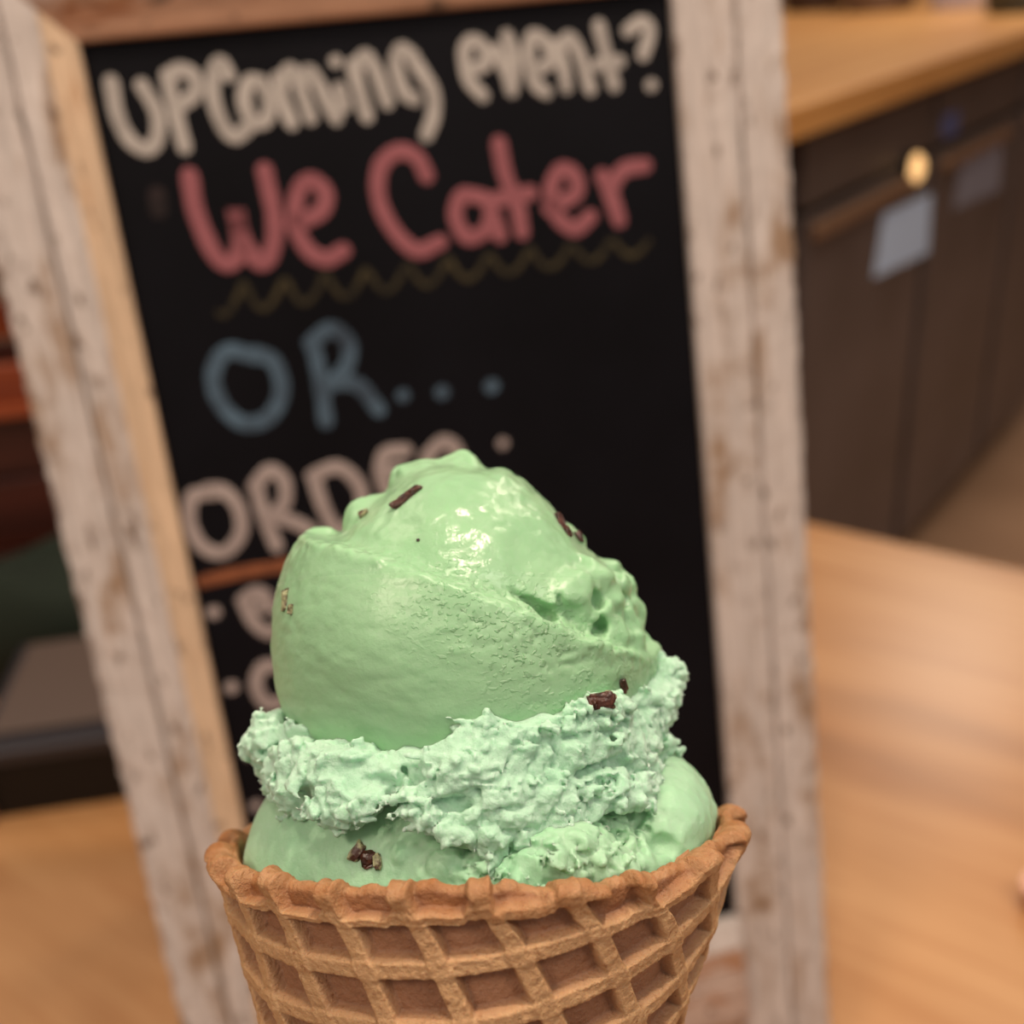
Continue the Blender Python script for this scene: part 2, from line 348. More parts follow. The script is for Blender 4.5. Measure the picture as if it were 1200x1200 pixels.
rail('inner_moulding', prof_in, B_, lambda t: 0.3, lambda t: Wd - 0.3, m_white.m, 0.35, seed=8, label='whitewashed inner moulding')
board = box('board', (0.0004, 0.0005, 0.0008 + (BH - FOOT) / 1000), (0.2656, 0.008, (0 - FOOT - 0.4) / 1000), m_board.m, sign)
# rear leg frame, hinged at the top
hz = (60 - FOOT) / 1000
yaw = math.atan2(S[1][0], S[0][0])
for nm, xx in (('rear_leg', -0.05), ('rear_leg', 0.281)):
    o = box(nm, (0, 0, -0.70), (0.035, 0.016, 0), m_side.m, sign, 0.002); o.location = (xx, 0.0095, hz - 0.005)
    o.rotation_euler = (math.radians(25.5), 0, 0)
o = box('rear_crossbar', (0.036, 0.002, -0.55), (0.330, 0.014, -0.51), m_side.m, sign, 0.002); o.location = (-0.05, 0.0095, hz - 0.005); o.rotation_euler = (math.radians(25.5), 0, 0)
# lettering: hand-drawn strokes in chalk paint, laid on the board
def catmull(P, n=7):
    P = [np.array(p, float) for p in P]
    if len(P) < 3: return P
    o_ = []; Q = [2 * P[0] - P[1]] + P + [2 * P[-1] - P[-2]]
    for i in range(1, len(Q) - 2):
        a, b, c, d = Q[i - 1:i + 3]
        for k in range(n):
            t = k / n; o_.append(0.5 * ((2 * b) + (c - a) * t + (2 * a - 5 * b + 4 * c - d) * t * t + (3 * b - a - 3 * c + d) * t ** 3))
    return o_ + [P[-1]]
hcount = 0
def lettering(label, strokes, width, mat, soft=1.0):
    global hcount
    V = []; Fc = []
    for st in strokes:
        wv = width
        if isinstance(st[0], (int, float)): wv, st = st[0], st[1:]
        pts = catmull(st) if len(st) > 2 else [np.array(p, float) for p in st]
        P = np.array([sg(*p) for p in pts]); hcount += 1; h0 = 0.12 + 0.012 * (hcount % 30)
        w_ = wv * 0.32 / 2
        if len(P) == 1 or np.linalg.norm(P[0] - P[-1]) < 0.01 and len(P) < 3: P = np.array([P[0], P[0] + [0.3, 0.1]])
        T = np.gradient(P, axis=0); T /= np.linalg.norm(T, axis=1)[:, None] + 1e-9; N = np.stack([-T[:, 1], T[:, 0]], 1)
        b = len(V); n = len(P)
        # closed outline strip: left side, top, right side, with round caps built from fans
        for i in range(n):
            ww = w_ * (1 + 0.10 * noise.noise(Vector((P[i][0] * 0.15, P[i][1] * 0.15, hcount))))
            for (off, hh2) in ((-1, 0.0), (-0.86, h0), (0.86, h0), (1, 0.0)):
                q = P[i] + N[i] * off * ww; V.append((q[0], q[1], hh2))
        for i in range(n - 1):
            for j in range(3): Fc.append((b + i * 4 + j, b + i * 4 + j + 1, b + i * 4 + 5 + j, b + i * 4 + 4 + j))
        for (i, sgn) in ((0, -1), (n - 1, 1)):
            c0 = len(V); V.append((P[i][0], P[i][1], h0 + 0.004)); K = 12
            for k in range(K + 1):
                a = -math.pi / 2 + math.pi * k / K; q = P[i] + (N[i] * math.sin(a) + T[i] * sgn * math.cos(a)) * w_ * 0.97; V.append((q[0], q[1], h0 * 0.5))
            for k in range(K): Fc.append((c0, c0 + 1 + k, c0 + 2 + k) if sgn < 0 else (c0, c0 + 2 + k, c0 + 1 + k))
    V = [(x / 1000, -hh2 / 1000 + 0.0004, (z - FOOT) / 1000) for x, z, hh2 in V]
    o = py_obj('lettering', V, Fc, mat, board); o['label'] = label
    return o
def chalk(name, c, dark, lo=0.3, hi=0.6):
    m = Mat(name, c, 0.85, 0.2); m.set('Base Color', m.mix(m.g(m.noise(70, 5, 0.7), lo, hi), dark, c)); return m.m
c_w = chalk('chalk_white', (178, 170, 164), (150, 143, 138)); c_p = chalk('chalk_pink', (148, 90, 96), (132, 78, 84))
c_b = chalk('chalk_blue', (84, 106, 124), (52, 62, 74), 0.35, 0.65); c_y = chalk('chalk_yellow_faint', (70, 62, 42), (30, 27, 22), 0.35, 0.65)
c_o = chalk('chalk_orange', (146, 88, 58), (104, 60, 40)); c_w2 = chalk('chalk_white_warm', (166, 152, 148), (142, 128, 125)); c_s = chalk('chalk_smudge', (48, 38, 38), (22, 20, 22))
lettering('handwritten white word UPcoming', [
 [(130, 96), (137, 134), (152, 164), (172, 175), (184, 162), (184, 132), (166, 100)],
 [(196, 88), (204, 126), (216, 172)], [(196, 90), (212, 82), (228, 90), (228, 110), (206, 126)],
 [(268, 88), (258, 74), (250, 88), (250, 116), (262, 148), (276, 160), (290, 150)],
 [(306, 96), (292, 96), (286, 118), (296, 142), (312, 140), (316, 116), (304, 96)],
 [(326, 92), (332, 120), (342, 144)], [(330, 100), (340, 82), (350, 98), (364, 138)], [(352, 100), (362, 84), (372, 96), (382, 116), (394, 138)],
 [(398, 104), (404, 124)], [17, (393, 72)],
 [(414, 76), (420, 100), (430, 136)], [(416, 84), (428, 66), (440, 82), (454, 120)],
 [(484, 66), (470, 58), (464, 76), (474, 108), (486, 116)], [(480, 64), (494, 84), (508, 110), (508, 136), (500, 158)]], 20, c_w)
lettering('handwritten white word event?', [
 [(552, 82), (570, 74), (566, 54), (552, 48), (544, 62), (550, 94), (566, 112)],
 [(582, 58), (594, 86), (600, 106)], [(594, 42), (604, 72), (600, 106)],
 [(626, 84), (646, 72), (640, 50), (624, 42), (620, 66), (628, 98), (640, 108)],
 [(652, 52), (660, 76), (664, 102)], [(656, 60), (666, 44), (678, 60), (692, 104)],
 [(702, 30), (710, 62), (720, 100)], [(700, 76), (726, 72)],
 [(736, 36), (752, 26), (762, 36), (754, 64)], [18, (763, 100)]], 19, c_w)
lettering('handwritten pink word We', [
 [(222, 206), (230, 250), (250, 296), (268, 310), (282, 290), (276, 246), (284, 280), (304, 308), (318, 296), (322, 260), (310, 200)],
 [(344, 262), (374, 250), (382, 228), (366, 212), (350, 224), (346, 262), (360, 292), (382, 304), (402, 294)]], 24, c_p)
lettering('handwritten pink word Cater', [
 [(500, 206), (488, 184), (466, 178), (446, 196), (444, 232), (460, 268), (488, 294), (516, 284)],
 [(566, 232), (542, 230), (534, 254), (548, 278), (570, 270), (576, 250)], [(572, 236), (586, 276)],
 [(585, 168), (592, 204), (606, 240), (612, 272)], [(572, 236), (622, 226)],
 [(644, 244), (676, 226), (672, 204), (656, 200), (646, 222), (652, 252), (674, 268), (692, 254)],
 [(706, 206), (716, 228), (726, 258)], [(714, 226), (730, 200), (756, 194)]], 23, c_p)
wave = []
for k in range(89):
    t = k / 88; u = 256 + t * 504; wave.append((u, 341 - t * 62 + (36 - 14 * t) * (abs(math.sin(math.pi * 10.5 * t + 1.2)) - 0.2)))
lettering('faint yellow wavy line under the pink words', [wave], 9, c_y)
lettering('handwritten blue word OR', [
 [(300, 418), (266, 412), (250, 438), (258, 472), (284, 496), (314, 490), (330, 460), (322, 426), (300, 414)],
 [(366, 400), (376, 446), (382, 494)], [(364, 402), (388, 386), (408, 402), (406, 430), (386, 452)], [(392, 448), (420, 452), (444, 480)],
 ], 23, c_b)
for w__, q in ((20, (472, 464)), (22, (518, 460)), (23, (576, 453))): lettering('blue dot after the word OR', [[w__, q]], w__, c_b)
lettering('handwritten white word ORDER with a colon', [
 [(250, 578), (226, 582), (222, 612), (236, 640), (262, 648), (282, 626), (280, 596), (262, 576), (244, 574)],
 [(300, 570), (310, 606), (324, 640)], [(298, 570), (316, 552), (332, 562), (334, 588), (318, 606)], [(322, 606), (344, 612), (364, 622)],
 [(368, 560), (378, 592), (394, 626)], [(366, 558), (396, 548), (420, 568), (424, 596), (404, 624)],
 [(476, 528), (452, 532), (446, 556), (458, 578), (478, 574)], [(448, 556), (470, 550)],
 [(500, 540), (508, 580)], [(500, 536), (520, 518), (536, 530), (530, 552), (512, 562)], [(514, 562), (534, 572), (550, 584)],
 [17, (589, 520)], [17, (597, 566)]], 21, c_w2)
lettering('orange chalk underline below ORDER', [[(236, 682), (290, 670), (340, 662), (420, 644), (500, 628)]], 19, c_o)
for w__, q in ((21, (250, 718)), (21, (271, 806)), (19, (292, 883)), (19, (300, 945))): lettering('white bullet dot of the list', [[w__, q]], w__, c_w2)
lettering('left part of a white letter B in the list', [[(286, 706), (298, 730), (316, 742), (332, 730), (322, 712), (306, 712), (312, 700), (300, 694), (284, 704)]], 20, c_w2)
lettering('left part of a white letter C in the list', [[(330, 782), (308, 782), (300, 804), (314, 826), (336, 820)]], 20, c_w2)
lettering('faint smudge of old chalk', [[(184, 228), (186, 246)]], 24, c_s)

# ================================================================== ice cream cone
D0 = 150.0; TH = math.radians(8.5)
ayc = np.array([0, math.sin(TH), math.cos(TH)]); azc = np.array([0, -math.cos(TH), math.sin(TH)]); axc = np.array([1.0, 0, 0])
O_rim = ray(557, 972) * D0                                     # rim centre, mm, camera axes
AL = math.radians(19.4); RR = 35.0; S0 = RR / math.sin(AL); ZR = S0 * math.cos(AL)
tip = O_rim - azc * ZR
cone = empty('ice_cream_cone', (0, 0, 0)); Mc = Matrix.Identity(4); aw = [R @ axc, R @ ayc, R @ azc]; tw = CAM + R @ tip / 1000
for i in range(3):
    for j in range(3): Mc[i][j] = aw[j][i]
    Mc[i][3] = tw[i]
cone.matrix_world = Mc
tag(cone, 'waffle cone holding mint green ice cream with chocolate bits, in front of the sign', 'ice cream')
def pl(u, v, y=0.0):                                           # pixel -> cone frame (mm) on the plane y
    k = ray(u, v); d = O_rim @ ayc + y; q = k * (d / (k @ ayc)) - tip; return np.array([q @ axc, y, q @ azc])

# ---- numpy noise and iso-surface
def vnoise(p, seed=0):
    p = p.astype(np.float32); i = np.floor(p); f = p - i; i = i.astype(np.int32).astype(np.uint32); f = f * f * f * (f * (f * 6 - 15) + 10); r = 0
    u32 = np.uint32; sd = u32((seed * 974634777) & 0xffffffff)
    hx = [(i[:, 0] + u32(a)) * u32(374761393) + sd for a in (0, 1)]; hy = [(i[:, 1] + u32(a)) * u32(668265263) for a in (0, 1)]; hz_ = [(i[:, 2] + u32(a)) * u32(2246822507) for a in (0, 1)]
    w_ = [(1 - f[:, k], f[:, k]) for k in range(3)]
    for a in (0, 1):
        for b in (0, 1):
            hab = hx[a] + hy[b]; wab = w_[0][a] * w_[1][b]
            for c in (0, 1):
                n = hab + hz_[c]; n = (n ^ (n >> u32(15))) * u32(2246822519); n = (n ^ (n >> u32(13))) * u32(3266489917); n ^= n >> u32(16)
                r = r + wab * w_[2][c] * ((n & u32(0xffff)).astype(np.float32) * np.float32(1 / 32767.5) - 1)
    return r
def fbm(p, fr_, oc=3, seed=0, gain=0.5):
    r = 0; a = 1
    for k in range(oc): r = r + a * vnoise(p * fr_ * 2.03 ** k + 17.3 * k, seed + k); a *= gain
    return r
def iso(fn, lo, hi, h, band=4.0, detail=None):
    n = [int((hi[k] - lo[k]) / h) + 2 for k in range(3)]
    X = [lo[k] + h * np.arange(n[k]) for k in range(3)]
    g = np.stack(np.meshgrid(*X, indexing='ij'), -1).reshape(-1, 3).astype(np.float64)
    v = fn(g)
    if detail:
        m = np.abs(v) < band; v[m] += detail(g[m])
    v = v.reshape(n); del g
    s = v < 0; nx, ny, nz = [k - 1 for k in n]; cnt = np.zeros((nx, ny, nz), np.uint8)
    cor = [(a, b, c) for a in (0, 1) for b in (0, 1) for c in (0, 1)]
    for a, b, c in cor: cnt += s[a:a + nx, b:b + ny, c:c + nz]
    act = np.argwhere((cnt > 0) & (cnt < 8)); idx = -np.ones((nx, ny, nz), np.int32); idx[tuple(act.T)] = np.arange(len(act))
    cv = {q: v[tuple((act + q).T)] for q in cor}; acc = np.zeros((len(act), 3)); num = np.zeros(len(act))
    for q in cor:
        for k in range(3):
            if q[k] == 0:
                q2 = tuple(q[j] + (j == k) for j in range(3)); a, b = cv[q], cv[q2]; mm = (a < 0) != (b < 0)
                t = np.where(mm, a / np.where(mm, a - b, 1), 0)
                for j in range(3): acc[:, j] += np.where(mm, q[j] + (t if j == k else 0), 0)
                num += mm
    V = (act + acc / num[:, None]) * h + np.array(lo); Q = []
    for k in range(3):
        o1, o2 = (k + 1) % 3, (k + 2) % 3
        sl0 = [slice(1, -1)] * 3; sl0[k] = slice(0, -1); sl1 = list(sl0); sl1[k] = slice(1, None)
        a, b = s[tuple(sl0)], s[tuple(sl1)]; ch = np.argwhere(a != b)
        if not len(ch): continue
        flip = a[tuple(ch.T)]; base = ch.copy(); base[:, o1] += 1; base[:, o2] += 1
        def ci(d1, d2):
            q = base.copy(); q[:, o1] -= d1; q[:, o2] -= d2; return idx[tuple(q.T)]
        q4 = np.stack([ci(1, 1), ci(0, 1), ci(0, 0), ci(1, 0)], 1); q4[~flip] = q4[~flip][:, ::-1]; Q.append(q4)
    Q = np.concatenate(Q); return V, Q[(Q >= 0).all(1)]
def np_mesh(name, V, Q, mat, parent):
    me = bpy.data.meshes.new(name); me.vertices.add(len(V)); me.vertices.foreach_set('co', (V / 1000).astype(np.float32).ravel())
    me.loops.add(Q.size); me.loops.foreach_set('vertex_index', Q.astype(np.int32).ravel())
    me.polygons.add(len(Q)); me.polygons.foreach_set('loop_start', np.arange(0, Q.size, Q.shape[1], dtype=np.int32))
    me.update(calc_edges=True); me.validate(); return link(name, me, mat, parent, True)
def smin(a, b, k): h = np.clip(0.5 + 0.5 * (b - a) / k, 0, 1); return b + (a - b) * h - k * h * (1 - h)
def smax(a, b, k): return -smin(-a, -b, k)
def sst(x, a, b): t = np.clip((x - a) / (b - a), 0, 1); return t * t * (3 - 2 * t)
def ell(p, c, r):
    q = (p - c) / r; k0 = np.linalg.norm(q, axis=1); k1 = np.linalg.norm(q / r, axis=1); return k0 * (k0 - 1) / np.maximum(k1, 1e-6)
_pc = {}
def surf(fn, u, v, push=0.0):                                 # first point of a solid met by the ray of a pixel
    o = -tip; o = np.array([o @ axc, o @ ayc, o @ azc]); k = ray(u, v); d = unit([k @ axc, k @ ayc, k @ azc]); t = 100.0
    for _ in range(90): t += max(-1.0, min(3.0, float(fn((o + d * t)[None])[0]) * 0.7))
    return o + d * (t + push)
def poly_inflate(p, poly, y0, Rm, h=0.5):
    if id(poly) in _pc: return _sample(p, y0, Rm, h, *_pc[id(poly)])
    P = np.array(poly); lo = P.min(0) - 14; hi = P.max(0) + 14; nx, nz = ((hi - lo) / h).astype(int) + 1
    gx, gz = np.meshgrid(lo[0] + h * np.arange(nx), lo[1] + h * np.arange(nz), indexing='ij')
    d = np.full(gx.shape, 1e9); ins = np.zeros(gx.shape, bool)
    for a, b in zip(P, np.roll(P, -1, 0)):
        e = b - a; wx, wz = gx - a[0], gz - a[1]; t = np.clip((wx * e[0] + wz * e[1]) / (e @ e), 0, 1)
        d = np.minimum(d, np.hypot(wx - e[0] * t, wz - e[1] * t))
        c = (a[1] <= gz) != (b[1] <= gz); xi = a[0] + (gz - a[1]) * e[0] / (e[1] if abs(e[1]) > 1e-9 else 1e-9); ins ^= c & (gx < xi)
    d = np.where(ins, d, -d)
    q = d.copy()
    for _ in range(40):                                       # soften the ridge inside, keep the outline
        k = q.copy(); k[1:-1, 1:-1] = (q[:-2, 1:-1] + q[2:, 1:-1] + q[1:-1, :-2] + q[1:-1, 2:]) / 4; q = k
    wt = np.clip(d / 8, 0, 1); d = d * (1 - wt) + q * wt
    _pc[id(poly)] = (lo, nx, nz, d)
    return _sample(p, y0, Rm, h, lo, nx, nz, d)
def _sample(p, y0, Rm, h, lo, nx, nz, d):
    fx = np.clip((p[:, 0] - lo[0]) / h, 0, nx - 1.001); fz = np.clip((p[:, 2] - lo[1]) / h, 0, nz - 1.001)
    i, j = fx.astype(int), fz.astype(int); a, b = fx - i, fz - j
    dd = d[i, j] * (1 - a) * (1 - b) + d[i + 1, j] * a * (1 - b) + d[i, j + 1] * (1 - a) * b + d[i + 1, j + 1] * a * b
    return np.hypot(np.maximum(Rm - dd, 0), p[:, 1] - y0) - Rm

# ---- materials of the ice cream
def mint(name, a, b, rough, bumps, sss=0.9):
    m = Mat(name, a, rough, 0.5)
    m.set('Base Color', m.ramp(m.noise(55, 5, 0.6), [(0.3, a), (0.7, b)]))
    m.b.inputs['Subsurface Weight'].default_value = sss; m.b.inputs['Subsurface Scale'].default_value = 0.0011
    m.b.inputs['Subsurface Radius'].default_value = (0.75, 1.0, 0.8)
    for sc_, st, ds in bumps: m.bump(m.noise(sc_, 4, 0.6), st, ds)
    return m
m_smooth = mint('mint_ice_cream_smooth', (148, 192, 150), (163, 203, 162), 0.36, [(260, 0.35, 0.0006), (1400, 0.25, 0.0002)])
at = m_smooth.t.nodes.new('ShaderNodeAttribute'); at.attribute_name = 'tear'
pit_ = m_smooth.g(m_smooth.noise(1, 1, 0.4, m_smooth.map((1300, 1300, 1800)), 0.3), 0.44, 0.33)
m_smooth.bump(m_smooth.math('MULTIPLY', m_smooth.math('MULTIPLY', pit_, at.outputs['Fac']), m_smooth.g(m_smooth.noise(190, 2), 0.36, 0.56)), 0.9, 0.0005)
# wet shine near the top, drier below
gz = m_smooth.t.nodes.new('ShaderNodeSeparateXYZ'); m_smooth.t.links.new(m_smooth.tc, gz.inputs[0])
mr = m_smooth.t.nodes.new('ShaderNodeMapRange'); m_smooth.t.links.new(gz.outputs[2], mr.inputs[0])
zt0 = pl(550, 700, -24)[2] / 1000; mr.interpolation_type = 'SMOOTHSTEP'; mr.inputs[1].default_value = zt0 - 0.012; mr.inputs[2].default_value = zt0 + 0.01; mr.inputs[3].default_value = 0.5; mr.inputs[4].default_value = 0.2
m_smooth.t.links.new(mr.outputs[0], m_smooth.b.inputs['Roughness'])
m_rough = mint('mint_ice_cream_crumbly', (162, 206, 176), (194, 226, 204), 0.7, [(1100, 0.6, 0.0006), (2600, 0.3, 0.0003)], 0.8)
m_rough.b.inputs['Specular IOR Level'].default_value = 0.25
m_low = mint('mint_ice_cream_lower', (146, 196, 158), (172, 209, 176), 0.5, [(500, 0.4, 0.0005), (1800, 0.3, 0.0002)])

# ---- top scoop
ball_c = pl(545, 747, -0.5); ball_r = 27.0
dome_px = [(345, 700), (352, 678), (372, 655), (396, 636), (418, 612), (440, 592), (462, 572), (484, 556), (505, 547), (535, 543), (560, 546), (598, 553),
           (625, 569), (650, 590), (672, 615), (690, 638), (714, 656), (733, 678), (746, 712), (750, 745), (744, 780), (700, 850), (620, 910), (540, 930), (460, 910), (390, 850), (352, 780)]
dome = [pl(u, v, 1.0)[[0, 2]] for u, v in dome_px]
dm = np.mean(dome, 0); dome = [dm + (q - dm) * 0.985 for q in dome]
rA, rB = pl(340, 641, -12), pl(600, 690, -26); rC = pl(765, 772, -12)
def ridge_z(x):
    xs_, zs_ = zip(*[(pl(u, v, y)[0], pl(u, v, y)[2]) for u, v, y in ((310, 640, -6), (340, 637, -8), (400, 640, -16), (480, 655, -23), (560, 682, -26), (600, 694, -26), (640, 714, -25), (700, 742, -22), (760, 774, -14), (800, 790, -6))])
    return np.interp(x, xs_, zs_)
hills = [(pl(u, v, y), r) for u, v, y, r in ((484, 566, 0, 3.2), (503, 557, 0, 2.6), (541, 552, 0, 3.0), (437, 600, -3, 2.2), (426, 610, -4, 1.6))]
def f_core(p):
    b = ell(p, ball_c, np.array([27.2, 26.8, 27.2]))
    # slab: the ball below the ridge, its upper face falling back
    pl_cut = (p[:, 2] - ridge_z(p[:, 0]) - (p[:, 1] + 16) * 0.16) * 0.95
    slab = smax(b, pl_cut, 0.7)
    d = poly_inflate(p, dome, 1.2, 25.0)
    r = smin(d, slab, 1.6)
    for c, q in hills: r = smin(r, np.linalg.norm(p - c, axis=1) - q, 2.2)
    return r
cr_a, cr_b, cr_c = surf(f_core, 590, 690), surf(f_core, 622, 706), surf(f_core, 640, 722, 0.8)
nod = [(surf(f_core, u, v, ps), r) for u, v, ps, r in ((650, 715, 0.3, 1.0), (649, 728, 0.3, 0.9), (662, 698, 1.0, 1.9), (678, 694, 0.8, 2.0), (668, 708, 0.6, 1.4), (690, 672, 1.0, 1.8), (704, 684, 0.8, 1.7), (684, 712, 1.2, 1.5), (700, 720, 1.2, 1.9), (716, 706, 1.2, 1.8), (725, 688, 1.2, 2.0), (732, 722, 1.4, 2.0), (712, 746, 1.4, 2.2), (735, 752, 1.2, 2.2))] + [(pl(u, v, y), r) for u, v, y, r in ((716, 668, -2, 2.4), (731, 690, -2, 2.4), (738, 716, -1, 2.2), (676, 632, -2, 2.0))]
pits = [(surf(f_core, u, v, ps), r) for u, v, ps, r in ((660, 716, -0.6, 1.5), (672, 720, -0.4, 1.3), (696, 702, 0.0, 1.5), (690, 690, -0.2, 0.8), (712, 674, -0.2, 1.0), (728, 704, -0.2, 1.0), (703, 733, 0, 1.2), (722, 738, 0, 1.0), (655, 700, -0.6, 0.7))]
def f_top(p):
    r = f_core(p)
    for c, q in nod: r = smin(r, np.linalg.norm(p - c, axis=1) - q, 1.5)
    for c, q in pits: r = smax(r, -(np.linalg.norm(p - c, axis=1) - q), 0.7)
    for A_, B_, r0, r1 in ((cr_a, cr_b, 0.3, 1.0), (cr_b, cr_c, 1.0, 1.9)):      # dark crack under the cap
        e = B_ - A_; t = np.clip(((p - A_) @ e) / (e @ e), 0, 1); dd = np.linalg.norm((p - A_ - t[:, None] * e) * np.array([1, 0.6, 1.15]), axis=1) - (r0 + (r1 - r0) * t)
        r = smax(r, -dd, 0.5)
    return r
tear_c = pl(620, 745, -27)
def d_top(p):
    r = fbm(p, 0.05, 2, 3) * 0.7
    z_ = ridge_z(p[:, 0]); up_ = sst(p[:, 2] - z_, 0, 3)
    right = sst(p[:, 0], pl(650, 700, -20)[0], pl(690, 700, -20)[0]) * sst(p[:, 2], pl(700, 775, -15)[2], pl(700, 740, -15)[2]) * (1 - sst(p[:, 2], pl(700, 670, -15)[2], pl(700, 640, -15)[2]))
    r += right * fbm(p, 0.30, 3, 20) * 0.6
    edge = np.clip(1 - np.abs(p[:, 1] - 1) / 9, 0, 1) * up_                      # lumpy outline of the cap
    r += edge * (np.abs(fbm(p, 0.28, 2, 9)) * -0.8 + 0.2)
    r += up_ * (1 - right) * fbm(p, 0.22, 3, 31) * 0.28
    # torn, pitted band below the ridge
    tn = np.exp(-(((p[:, 0] - tear_c[0]) / 13) ** 2 + ((p[:, 2] - tear_c[2] + (p[:, 0] - tear_c[0]) * 0.35) / 5.5) ** 2)) * (p[:, 1] < 0)
    q = p * np.array([0.65, 0.8, 1.2]) + fbm(p, 0.3, 2, 44)[:, None] * 0.5
    r += tn * (sst(fbm(q, 1.35, 2, 50), 0.2, 0.8) * 0.3 + fbm(q, 1.2, 1, 52) * 0.03)
    rd = np.clip(1 - np.abs(p[:, 2] - z_ + 0.5) / 2.0, 0, 1) * (p[:, 1] < -3)
    r += rd * fbm(p, 0.7, 2, 61) * 0.3 + rd * sst(p[:, 0], pl(640, 710, -24)[0], pl(700, 740, -22)[0]) * fbm(p, 0.8, 2, 62) * 0.5
    r += (1 - up_) * fbm(p * np.array([0.5, 1, 1.6]), 0.5, 3, 70) * 0.09
    return r
V, Q = iso(f_top, ball_c - [33, 33, 33], ball_c + [33, 33, 33], 0.34, 3.5, d_top)
top = np_mesh('top_scoop', V, Q, m_smooth.m, cone); top['label'] = 'smooth glossy upper scoop'
tb = np.exp(-(((V[:, 0] - tear_c[0]) / 11) ** 2 + ((V[:, 2] - tear_c[2] + (V[:, 0] - tear_c[0]) * 0.35) / 6.0) ** 2)) * (V[:, 1] < 0)
a = top.data.attributes.new('tear', 'FLOAT', 'POINT'); a.data.foreach_set('value', tb.astype(np.float32)); bvh_top = BVHTree.FromPolygons([tuple(x) for x in V], Q.tolist())

# ---- ragged skirt pressed out between the scoops
SA, SB = 29.0, 29.3; sxc = pl(549, 890, 0)[0]
def front(u, v):
    y = -20.0
    for _ in range(4):
        q = pl(u, v, y); c = max(0.0, 1 - ((q[0] - sxc) / SA) ** 2); y = -SB * math.sqrt(c)
    return q
topc = [front(*q) for q in ((300, 890), (312, 868), (328, 846), (342, 864), (360, 882), (400, 886), (440, 884), (470, 876), (500, 862), (530, 858), (560, 850), (600, 838), (640, 836), (680, 832), (710, 826), (740, 806), (765, 797), (782, 788), (796, 784))]
botc = [front(*q) for q in ((300, 912), (312, 940), (335, 950), (355, 956), (395, 962), (430, 960), (462, 956), (490, 966), (520, 986), (548, 1000), (564, 1008), (573, 1024), (584, 1012), (600, 996), (615, 1006), (632, 992), (650, 984), (690, 970), (716, 952), (745, 942), (768, 932), (786, 900), (795, 850))]
tx, tz = np.array([q[0] for q in topc]), np.array([q[2] for q in topc]); bx_, bz = np.array([q[0] for q in botc]), np.array([q[2] for q in botc])
flick = [(pl(784, 796, -3), 1.9), (pl(791, 790, -3), 1.2), (pl(778, 812, -4), 2.4), (pl(781, 868, -3), 1.5), (pl(774, 838, -4), 2.2)]
slabc = pl(330, 866, -6)
def f_skirt(p):
    rho = np.sqrt(((p[:, 0] - sxc) / SA) ** 2 + (p[:, 1] / SB) ** 2); zt_, zb_ = np.interp(p[:, 0], tx, tz), np.interp(p[:, 0], bx_, bz)
    zm = (zt_ + zb_) / 2; hh_ = np.maximum((zt_ - zb_) / 2, 1)
    tt = np.clip((p[:, 2] - zm) / hh_, -1.3, 1.3)
    rad = (rho - 1) * 28.5 + 1.0 + 1.4 * np.clip(tt, 0, 2) ** 2 * 1.2 + 0.5 * np.clip(-tt, 0, 2) ** 2
    r = smax(rad, smax(p[:, 2] - zt_, zb_ - p[:, 2], 1.5), 1.6)
    r = np.maximum(r, (0.55 - rho) * 28)                      # hollow inside, the scoops fill it
    for c, q in flick: r = smin(r, np.linalg.norm(p - c, axis=1) - q, 1.2)
    s_ = ell(p, slabc, np.array([3.2, 6.0, 3.6])); return smin(r, s_, 1.0)
def d_skirt(p):
    k = 1 - 0.55 * np.exp(-np.sum(((p - slabc) / np.array([4, 7, 4])) ** 2, 1))
    q = p + np.stack([fbm(p, 0.2, 2, 81), fbm(p, 0.2, 2, 82), fbm(p, 0.2, 2, 83)], 1) * 0.7
    big = fbm(q * np.array([1, 1, 1.25]), 0.13, 2, 90) * 1.3 - 0.35
    med = -np.abs(fbm(q, 0.42, 2, 95)) * 1.3 + 0.35
    fin = -np.abs(fbm(p, 0.95, 2, 99)) * 0.75 + 0.2
    crev = sst(fbm(q * np.array([0.6, 1, 1.5]), 0.20, 2, 110), 0.25, 0.8) * 2.2
    return (big + med + crev) * k + fin * (0.4 + 0.6 * k)
lo = np.array([sxc - 33.5, -33, tz.min() - 20]); hi = np.array([sxc + 33.5, 33, tz.max() + 4]); lo[2] = bz.min() - 4
V, Q = iso(f_skirt, lo, hi, 0.27, 4.0, d_skirt)
def drop_bits(V, Q, keep=4000):                               # remove loose crumbs hanging in the air
    par = np.arange(len(V))
    for _ in range(200):
        mn = par[Q].min(1); new = par.copy()
        for k in range(Q.shape[1]): np.minimum.at(new, Q[:, k], mn)
        new = new[new]
        if (new == par).all(): break
        par = new
    ids, c = np.unique(par, return_counts=True); good = ids[c > keep]; kv = np.isin(par, good); mp = np.cumsum(kv) - 1
    return V[kv], mp[Q[kv[Q[:, 0]]]]
V, Q = drop_bits(V, Q)
skirt = np_mesh('ragged_skirt', V, Q, m_rough.m, cone); skirt['label'] = 'pale crumbly ragged rim of ice cream'; bvh_sk = BVHTree.FromPolygons([tuple(x) for x in V], Q.tolist())

